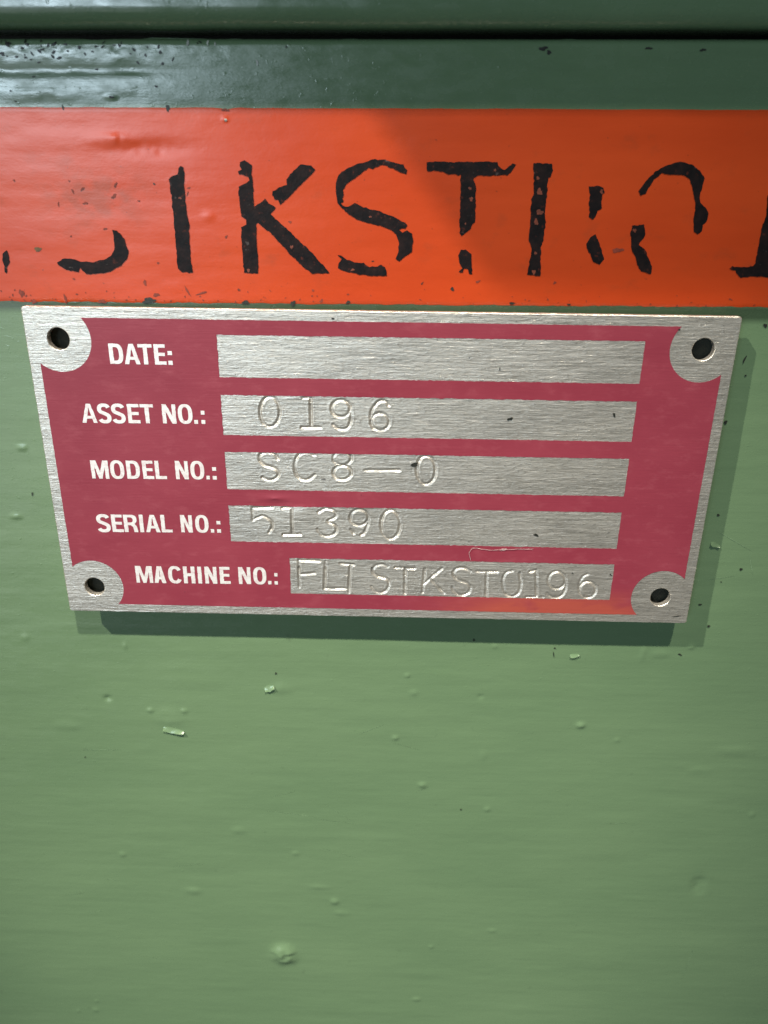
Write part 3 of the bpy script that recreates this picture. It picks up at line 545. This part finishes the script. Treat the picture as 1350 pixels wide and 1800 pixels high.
# upper cover above the seam: rolled lower lip, then a flat face running up out of view
prof = [(73.1, ZW-9), (72.8, ZW-4)]
R0 = 3.0; ZF = ZW+1.6                # flat face of the cover, and an unseen brim above it, shaped to shade the strip
for k in range(0, 25):
    a = math.radians(90-90*k/24); prof.append((72.7+R0-R0*math.sin(a), ZF-R0+R0*math.cos(a)))
prof += [(y, ZF) for y in np.arange(76.1, 94, .6)]
ZB = ZW+19.5
prof += [(94.3, ZF+.3), (94.6, ZF+1), (95.0, ZB-3)]
prof += [(98-3*math.cos(math.radians(q)), ZB-3+3*math.sin(math.radians(q))) for q in (15, 30, 45, 60, 75, 90)]
prof += [(q, ZB) for q in (110, 140, 200, 300, 420)]
PY = np.array([q[0] for q in prof]); PZ = np.array([q[1] for q in prof])
xs2 = axis(-420, -90, 90, 420, .5, 7)
CX, K = np.meshgrid(xs2, np.arange(len(prof)))
CY = PY[K]+.0072*CX+.05*vnoise(CX/9, K*0+3.0, 12)
CZ = PZ[K]+.06*vnoise(CX/9, PY[K]/5, 13)+.018*vnoise(CX/2.2, PY[K]/2.2, 14)
cover = mesh_obj('cover_panel', np.stack([CX.ravel(), CY.ravel(), CZ.ravel()], 1), grid_faces(len(xs2), len(prof)), MG, smooth=True)
tag(cover, 'dark green painted cover with a rolled lip above the black seam at the top', 'cover panel')
# a ledge added out of view to block light, shading the stripe slantwise
box_mm('light_blocker', -147, -52, 247, 253, ZB-.5, 112, MG, cover, .8)
# dark back of the seam
sb = box_mm('seam_backing', -420, 420, 60, 92, -16, -12, FLECK_M['d'], panel)

# ------------------------------------------------------------------ orange stripe
sx = axis(-420, -112, 112, 420, .42, 7)
nv = 84
t = np.linspace(0, 1, nv)
def stripe_bot(x): return 30.94+.0069*x
def stripe_top(x): return 61.72+.00625*x
SX, TT = np.meshgrid(sx, t)
yb = stripe_bot(SX)+.10*vnoise(SX/2.3, SX*0+1, 21)+.07*vnoise(SX/.8, SX*0+2, 22)
yt = stripe_top(SX)+.05*vnoise(SX/3.3, SX*0+5, 23)+.035*vnoise(SX/.9, SX*0+6, 24)-.22*np.exp(-((SX+25)/.9)**2)
SY = yb+(yt-yb)*TT
SZ = wall_h(SX, SY)+.075
SZ[0] -= .06; SZ[-1] -= .06
stripe = mesh_obj('orange_stripe', np.stack([SX.ravel(), SY.ravel(), SZ.ravel()], 1), grid_faces(len(sx), nv), MO, panel, smooth=True)

for i, (ch, loops) in enumerate(STENCIL):
    V = []; F = []
    for q, lp in enumerate(loops):
        pts, tri = fill([densify(lp, .35, .10, seed=i*7+q)], [], .8)
        b = len(V); V += pts; F += [tuple(k+b for k in f) for f in tri]
    A = np.array(V); z = wall_h(A[:, 0], A[:, 1])+.15
    mesh_obj('stencil_letter', np.column_stack([A, z]), np.array(F), MK, stripe, smooth=True)

# specks of grime, rust and chipped paint
def blob(cx, cy, rx, ry, rot, n=18):
    c, s = math.cos(math.radians(rot)), math.sin(math.radians(rot)); out = []
    ph = [random.uniform(0, 6.28) for _ in range(4)]
    for k in range(n):
        a = 2*math.pi*k/n; r = .8+.16*math.sin(2*a+ph[0])+.14*math.sin(3*a+ph[1])+.10*math.sin(5*a+ph[2])+random.uniform(-.09, .09)
        px, py = rx*r*math.cos(a), ry*r*math.sin(a); out.append((cx+c*px-s*py, cy+s*px+c*py))
    return out
fl = {}
for x, y, rx, ry, rot, k in FLECKS:
    q = .72 if k == 'o' else (.7 if k == 'd' else .9)
    fl.setdefault(k, []).append(blob(x, y, rx*q, ry*q, rot))
for k in range(70):        # fine grime along the lower edge of the stripe and under the seam
    x = random.uniform(-70, 70) if k % 3 else random.uniform(-70, -10)
    fl['r'].append(blob(x, stripe_bot(x)+abs(random.gauss(0, 1.3))+.15, random.uniform(.08, .3), random.uniform(.06, .2), random.uniform(0, 180), 7))
for k in range(60):
    x = -66+abs(random.gauss(0, 17)); fl['d'].append(blob(x, seam_y(x)-abs(random.gauss(0, 1.5))-.4, random.uniform(.1, .45), random.uniform(.08, .25), random.uniform(0, 180), 8))
NM = {'d': 'dark_specks', 'r': 'rust_specks', 'o': 'bare_spots', 'w': 'pale_chips', 'g': 'olive_speck'}
for k, loops in fl.items():
    V = []; F = []
    for lp in loops:
        b = len(V); V += [(sum(p[0] for p in lp)/len(lp), sum(p[1] for p in lp)/len(lp))]+lp; n = len(lp)
        F += [(b, b+1+i, b+1+(i+1) % n) for i in range(n)]
    A = np.array(V); off = .19 if k == 'o' else .13
    mesh_obj(NM[k], np.column_stack([A, wall_h(A[:, 0], A[:, 1])+off]), np.array(F), FLECK_M[k], panel)['kind'] = 'stuff'

# faint scratches in the paint
V = []; F = []
for k in range(34):
    x, y = random.uniform(-95, 95), random.uniform(-150, 25); L_ = random.uniform(2, 14); a = random.gauss(0, .35)+(math.pi/2 if random.random() < .2 else 0); bend = random.uniform(-.08, .08)
    w_ = random.uniform(.03, .07); b = len(V); n_ = 12
    for i in range(n_):
        u = i/(n_-1); px, py = x+L_*u*math.cos(a+bend*u), y+L_*u*math.sin(a+bend*u); ww = w_*math.sin(math.pi*min(max(u, .04), .96))
        V += [(px-ww*math.sin(a), py+ww*math.cos(a)), (px+ww*math.sin(a), py-ww*math.cos(a))]
    F += [(b+2*i+1, b+2*i+3, b+2*i+2, b+2*i) for i in range(n_-1)]
A = np.array(V)
mesh_obj('scratches', np.column_stack([A, wall_h(A[:, 0], A[:, 1])+.05]), F, mat_plain('scratched_green', (.185, .29, .165), .5), panel)['kind'] = 'stuff'

# lifted flakes of paint
for cx, cy, rx, ry, h, rot in FLAKES:
    c, s = math.cos(math.radians(rot)), math.sin(math.radians(rot)); V = []; F = []
    nu, nw = 14, 5
    for layer in (0, 1):
        for j in range(nw):
            for i in range(nu):
                u = -1+2*i/(nu-1); v = -1+2*j/(nw-1)
                x = rx*u; y = ry*v*(.45+.55*(1-abs(u+.2)))*(1+.10*math.sin(5*u+cx))
                lift = h*(.5-.5*v)**1.3*(.85+.15*math.sin(3*u+cy))+.04
                xx, yy = cx+c*x-s*y, cy+s*x+c*y
                V.append((xx, yy, float(wall_h(np.array([xx]), np.array([yy]))[0])+lift-.12*layer))
    for layer in (0, 1):
        for j in range(nw-1):
            for i in range(nu-1):
                a = layer*nu*nw+j*nu+i; q = (a, a+1, a+nu+1, a+nu); F.append(q if layer == 0 else q[::-1])
    ring = [i for i in range(nu)]+[j*nu+nu-1 for j in range(1, nw)]+[(nw-1)*nu+i for i in range(nu-2, -1, -1)]+[j*nu for j in range(nw-2, 0, -1)]
    for a, b in zip(ring, ring[1:]+ring[:1]): F.append((a+nu*nw, b+nu*nw, b, a))
    mesh_obj('paint_flake', V, F, MG, panel)

# ------------------------------------------------------------------ nameplate
PW, PH, TH = 62.5, 30.25, 1.3
plate = bpy.data.objects.new('nameplate', None); plate.location = (0, 0, 0); plate.rotation_euler.x = math.radians(-0.8); plate.empty_display_size = .02; COL.objects.link(plate)
tag(plate, 'aluminium nameplate printed in red with stamped numbers, below the orange stripe', 'nameplate')
BX0, BX1 = -28.5, 46.45
BARS = {'date': (BX0, BX1, 18.34, 25.83), 'asset': (BX0, BX1, 7.6, 15.1), 'model': (BX0, BX1, -3.1, 4.32), 'serial': (BX0, BX1, -13.95, -6.42), 'machine': (-17.15, BX1, -25.2, -17.35)}
HOLES = [(-56.66, 24.68), (56.72, 24.56), (-56.7, -24.6), (56.45, -24.4)]
def plate_h(x, y):
    x = np.asarray(x, float); y = np.asarray(y, float)
    z = .05*vnoise(x/30, y/25, 31)+.014*vnoise(x/7, y/6, 32)
    z += .16*np.exp(-((x+14.2)/2.4)**2-((y+7.4)/1.9)**2)-.22*np.exp(-((x+19.5)/4.5)**2-((y+5.0)/1.6)**2)
    return z
def rrect(x0, x1, y0, y1, r, n=6):
    o = []
    for cx, cy, a in ((x1-r, y1-r, 0), (x0+r, y1-r, 90), (x0+r, y0+r, 180), (x1-r, y0+r, 270)): o += circle(cx, cy, r, n, a, a+90)
    return o
CH = .14
edge = densify(rrect(-PW, PW, -PH, PH, .55), 1.2)
edge = [(x+.03*float(vnoise(x*.9, y*.9, 33)), y+.03*float(vnoise(x*.9, y*.9, 34))) for x, y in edge]
def inset(loop, d):
    out = []; n = len(loop)
    for i in range(n):
        a = np.array(loop[i-1]); b = np.array(loop[(i+1) % n]); t_ = b-a; t_ /= max(np.hypot(*t_), 1e-6)
        out.append((loop[i][0]-t_[1]*d, loop[i][1]+t_[0]*d))
    return out
inner = inset(edge, CH)
rects = {k: [(x0, y0), (x1, y0), (x1, y1), (x0, y1)] for k, (x0, x1, y0, y1) in BARS.items()}
hl_top = [circle(cx, cy, 1.97+CH*.8, 40) for cx, cy in HOLES]
hl = [circle(cx, cy, 1.97, 40) for cx, cy in HOLES]
pts, tri = fill([inner], hl_top+[densify(r, 2.5) for r in rects.values()], 2.2)
A = np.array(pts); V = np.column_stack([A, plate_h(A[:, 0], A[:, 1])]).tolist(); F = [tuple(f) for f in tri]
def wall_strip(la, za, lb, zb, flip=False):
    b = len(V); n = len(la)
    for (x, y) in la: V.append((x, y, (float(plate_h([x], [y])[0]) if za is None else za)))
    for (x, y) in lb: V.append((x, y, zb+float(plate_h([x], [y])[0])))
    for i in range(n):
        j = (i+1) % n; q = (b+i, b+n+i, b+n+j, b+j); F.append(q if not flip else q[::-1])
wall_strip(inner, None, edge, -CH); wall_strip(edge, -CH, edge, -TH)
V_fix = len(V)
for a, b_ in zip(hl_top, hl):
    wall_strip(a, None, b_, -CH*.8, True); wall_strip(b_, -CH*.8, b_, -TH, True)
pb, tb = fill([edge], hl, 4.0)
b = len(V); V += [(x, y, -TH+float(plate_h([x], [y])[0])) for x, y in pb]; F += [(b+f[0], b+f[2], b+f[1]) for f in tb]
body = mesh_obj('plate_body', V, F, MM, plate)

# stamped value fields: fine sheets of bare metal with the strokes pressed in
for k, (x0, x1, y0, y1) in BARS.items():
    st = .085
    gx = np.linspace(x0, x1, int((x1-x0)/st)); gy = np.linspace(y0, y1, int((y1-y0)/st))
    GX, GY = np.meshgrid(gx, gy); D = np.full(GX.shape, 9.0); DEP = np.full(GX.shape, 0.0); RIM = np.zeros(GX.shape)
    for si, stroke in enumerate(STAMPS.get(k, [])):
        d = np.full(GX.shape, 9.0); depth = 0.24
        P_ = np.array(stroke)
        lo = P_.min(0)-1.6; hi = P_.max(0)+1.6
        m = (GX > lo[0]) & (GX < hi[0]) & (GY > lo[1]) & (GY < hi[1])
        gxm, gym = GX[m], GY[m]; dm = np.full(gxm.shape, 9.0)
        for a, b_ in zip(P_[:-1], P_[1:]):
            ab = b_-a; L2 = max((ab**2).sum(), 1e-9)
            tt = np.clip(((gxm-a[0])*ab[0]+(gym-a[1])*ab[1])/L2, 0, 1)
            dm = np.minimum(dm, np.hypot(gxm-a[0]-tt*ab[0], gym-a[1]-tt*ab[1]))
        var = .72+.5*vnoise(gxm/1.6+si, gym/1.6, 41)           # uneven hammer blow
        DEP[m] = np.maximum(DEP[m], np.clip(1-dm/.38, 0, 1)*depth*np.clip(var+.15, .45, 1.15))
        RIM[m] = np.maximum(RIM[m], np.exp(-((dm-.55)/.12)**2)*.02*np.clip(var, .3, 1.1))
    zz = plate_h(GX, GY)+.004-DEP+RIM*(DEP < .01)
    zz += .006*vnoise(GX/2.5, GY/.35, 42)
    border = np.zeros(GX.shape, bool); border[0] = border[-1] = True; border[:, 0] = border[:, -1] = True
    fo = mesh_obj('value_field', np.column_stack([GX.ravel(), GY.ravel(), zz.ravel()]), grid_faces(len(gx), len(gy)), MM, plate, smooth=True)
    fo['label'] = {'date': 'empty brushed metal field beside DATE', 'asset': 'brushed metal field stamped 0196', 'model': 'brushed metal field stamped SC8-0',
                   'serial': 'brushed metal field stamped 51390', 'machine': 'brushed metal field stamped FLTSTKST0196'}[k]

# red ink with the corner rounds, fields and captions left bare
RX, RY, RD = 60.55, 28.45, 5.82
def corner(i):
    cx, cy = HOLES[i]; sx_, sy_ = (1 if cx > 0 else -1), (1 if cy > 0 else -1)
    dx = math.sqrt(RD**2-(sy_*RY-cy)**2); dy = math.sqrt(RD**2-(sx_*RX-cx)**2)
    p1 = (cx-sx_*dx, sy_*RY); p2 = (sx_*RX, cy-sy_*dy)
    a1 = math.atan2(p1[1]-cy, p1[0]-cx); a2 = math.atan2(p2[1]-cy, p2[0]-cx)
    am = math.atan2(-sy_, -sx_)
    def unwrap(a): return am+((a-am+math.pi) % (2*math.pi)-math.pi)
    a1, a2 = unwrap(a1), unwrap(a2)
    return [(cx+RD*math.cos(a1+(a2-a1)*q/36), cy+RD*math.sin(a1+(a2-a1)*q/36)) for q in range(37)]   # from the horizontal side to the vertical one
loop = corner(0)[::-1][::-1]
outline = corner(0) + corner(2)[::-1] + corner(3) + corner(1)[::-1]      # counter-clockwise from the upper left
outline = densify(outline, .5, .035, 5)
holes = [densify(r, .4, .06, 3+i) for i, r in enumerate(rects.values())]
pts, tri = fill([outline], holes, 1.3)
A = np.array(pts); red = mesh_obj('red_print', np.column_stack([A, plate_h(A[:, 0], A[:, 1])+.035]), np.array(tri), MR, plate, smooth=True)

# captions
def stroke_poly(path, wd):
    P_ = [np.array(p, float) for p in path]; Lf = []; Rt = []
    for i, p in enumerate(P_):
        d = P_[min(i+1, len(P_)-1)]-P_[max(i-1, 0)]; d /= max(np.hypot(*d), 1e-9); nrm = np.array([-d[1], d[0]])
        w_ = wd(nrm) if callable(wd) else wd
        Lf.append(tuple(p+nrm*w_/2)); Rt.append(tuple(p-nrm*w_/2))
    return Lf+Rt[::-1]
def sup(cx, cy, rx, ry, e=2.6, n=36, a0=0, a1=360):
    o = []
    m = n if a1-a0 == 360 else n+1
    for i in range(m):
        a = math.radians(a0+(a1-a0)*i/n); c, s = math.cos(a), math.sin(a)
        o.append((cx+rx*math.copysign(abs(c)**(2/e), c), cy+ry*math.copysign(abs(s)**(2/e), s)))
    return o
def glyph(ch, w):
    """outer loops and holes of one bold condensed letter, height 1 and width w"""
    s, b = .205, .165
    if ch == 'I': return [[(0, 0), (w, 0), (w, 1), (0, 1)]], []
    if ch == 'L': return [[(0, 0), (w, 0), (w, b), (s, b), (s, 1), (0, 1)]], []
    if ch == 'E': return [[(0, 0), (w, 0), (w, b), (s, b), (s, .43), (w*.92, .43), (w*.92, .59), (s, .59), (s, 1-b), (w*.97, 1-b), (w*.97, 1), (0, 1)]], []
    if ch == 'T': return [[(w/2-s/2, 0), (w/2+s/2, 0), (w/2+s/2, 1-b), (w, 1-b), (w, 1), (0, 1), (0, 1-b), (w/2-s/2, 1-b)]], []
    if ch == 'H': return [[(0, 0), (s, 0), (s, .43), (w-s, .43), (w-s, 0), (w, 0), (w, 1), (w-s, 1), (w-s, .6), (s, .6), (s, 1), (0, 1)]], []
    if ch == 'N': return [[(0, 0), (s*.92, 0), (s*.92, .60), (w-s*1.05, 0), (w, 0), (w, 1), (w-s*.92, 1), (w-s*.92, .40), (s*1.05, 1), (0, 1)]], []
    if ch == 'M': return [[(0, 0), (s*.9, 0), (s*.9, .66), (w/2-s*.42, 0), (w/2+s*.42, 0), (w-s*.9, .66), (w-s*.9, 0), (w, 0), (w, 1), (w-s*1.35, 1), (w/2, .36), (s*1.35, 1), (0, 1)]], []
    if ch == 'A':
        q = s*.56
        return [[(0, 0), (s, 0), (s+.055, .22), (w-s-.055, .22), (w-s, 0), (w, 0), (w/2+q, 1), (w/2-q, 1)]], [[(s+.095, .37), (w-s-.095, .37), (w/2, .82)]]
    if ch == 'D':
        o = [(0, 0)]+sup(w*.45, .5, w*.55, .5, 2.7, 20, -90, 90)+[(0, 1)]
        i = [(s, b)]+sup(w*.45, .5, w*.55-s, .5-b, 2.6, 16, -90, 90)+[(s, 1-b)]
        return [o], [i]
    if ch == 'O': return [sup(w/2, .5, w/2, .515, 2.5)], [sup(w/2, .5, w/2-s, .515-b*.95, 2.5)]
    if ch == 'R':
        o = [(0, 0), (s, 0), (s, .40), (w*.50, .40), (w*.66, .30), (w*.72, 0), (w, 0), (w*.93, .34), (w*.80, .47)]+sup(w*.5, .735, w*.47, .265, 2.6, 14, -50, 90)+[(0, 1)]
        i = [(s, .555)]+sup(w*.48, .70, w*.49-s, .145, 2.5, 12, -90, 90)+[(s, .845)]
        return [o], [i]
    if ch == 'C':
        p = sup(w/2, .5, w/2-s/2, .515-b/2, 2.5, 40, 32, 328)
        return [stroke_poly(p, lambda n: b+(s-b)*abs(n[0]))], []
    if ch == 'S':
        r = w/2-s/2
        p = sup(w/2, .735, r, .20, 2.3, 22, 18, 245)[:-1]+[(w*.5, .505)]+sup(w/2, .265, r, .20, 2.3, 22, 65, -162)
        return [stroke_poly(p, lambda n: b*1.05+(s-b)*abs(n[0]))], []
    if ch == '.': return [[(0, 0), (w, 0), (w, .20), (0, .20)]], []
    if ch == ':': return [[(0, 0), (w, 0), (w, .20), (0, .20)], [(0, .48), (w, .48), (w, .68), (0, .68)]], []
for key, glyphs in CAPTIONS.items():
    V = []; F = []
    for gi, (ch, xa, xb, ya, yc) in enumerate(glyphs):
        h = yc-ya; outs, hls = glyph(ch, (xb-xa)/h)
        f = lambda lp: densify([(xa+p[0]*h, ya+p[1]*h) for p in lp], .3, .035, gi)
        for oi, ol in enumerate(outs):
            pts, tri = fill([f(ol)], [f(q) for q in hls], 0)
            b = len(V); V += pts; F += [tuple(k+b for k in t_) for t_ in tri]
    A = np.array(V); co = mesh_obj('caption', np.column_stack([A, plate_h(A[:, 0], A[:, 1])+.065]), np.array(F), MC, plate)
    co['label'] = 'pale printed caption ' + {'date': 'DATE:', 'asset': 'ASSET NO.:', 'model': 'MODEL NO.:', 'serial': 'SERIAL NO.:', 'machine': 'MACHINE NO.:'}[key]

# scuffs on the bare metal and ink
MARKS = [(24.01, 11.50, .95, .6, 30, 'd'), (42.69, 12.57, .45, .7, 20, 'd'), (21.5, 20.6, .22, .45, 10, 'd'), (30.67, -11.43, 1.1, .4, -25, 'd'), (6.81, 2.43, 1.3, .7, 5, 'd'), (60.4, -28.6, 1.2, .22, 12, 'd'),
         (16, 22.5, .2, .2, 0, 'd'), (-1, -19.1, .25, .2, 0, 'd'), (38.5, -19.4, .25, .25, 0, 'd'), (46, -19.6, .5, .25, -30, 'd'), (-8, 28.9, .45, .35, 0, 'd'), (52, 27.9, .3, .3, 0, 'd')]
V = []; F = []
for x, y, rx, ry, rot, k in MARKS:
    lp = blob(x, y, rx*.7, ry*.7, rot, 9); b = len(V); V += [(x, y)]+lp; F += [(b, b+1+i, b+1+(i+1) % 9) for i in range(9)]
A = np.array(V); mesh_obj('scuff_marks', np.column_stack([A, plate_h(A[:, 0], A[:, 1])+.06]), np.array(F), FLECK_M['d'], plate)['kind'] = 'stuff'

for y in (-14, 14):
    box_mm('shade_foam_pad', -60, 60, y-13.2, y+13.2, ZW-.4, -TH-.9, MFOAM, plate, .3)

# a fine thread caught on the plate
def tube(name, path, r, mat):
    V = []; F = []; n = 6
    for i, p in enumerate(path):
        a = np.array(path[max(i-1, 0)]); b = np.array(path[min(i+1, len(path)-1)]); d = (b-a)/max(np.linalg.norm(b-a), 1e-9)
        s1 = np.cross(d, (0, 0, 1.)); s1 /= max(np.linalg.norm(s1), 1e-9); s2 = np.cross(d, s1)
        for k in range(n): V.append(tuple(np.array(p)+r*(math.cos(k*2*math.pi/n)*s1+math.sin(k*2*math.pi/n)*s2)))
    for i in range(len(path)-1):
        for k in range(n): F.append((i*n+k, i*n+(k+1) % n, (i+1)*n+(k+1) % n, (i+1)*n+k))
    return mesh_obj(name, V, F, mat, None, True)
th = [(x, y, float(plate_h([x], [y])[0])+.16+.05*math.sin(i*1.3)+y*math.tan(math.radians(-.8))) for i, (x, y) in enumerate(THREAD)]
tag(tube('thread', th, .024, mat_plain('white_lint', (.62, .56, .56), .8)), 'fine white thread caught below the serial number field of the nameplate', 'thread')
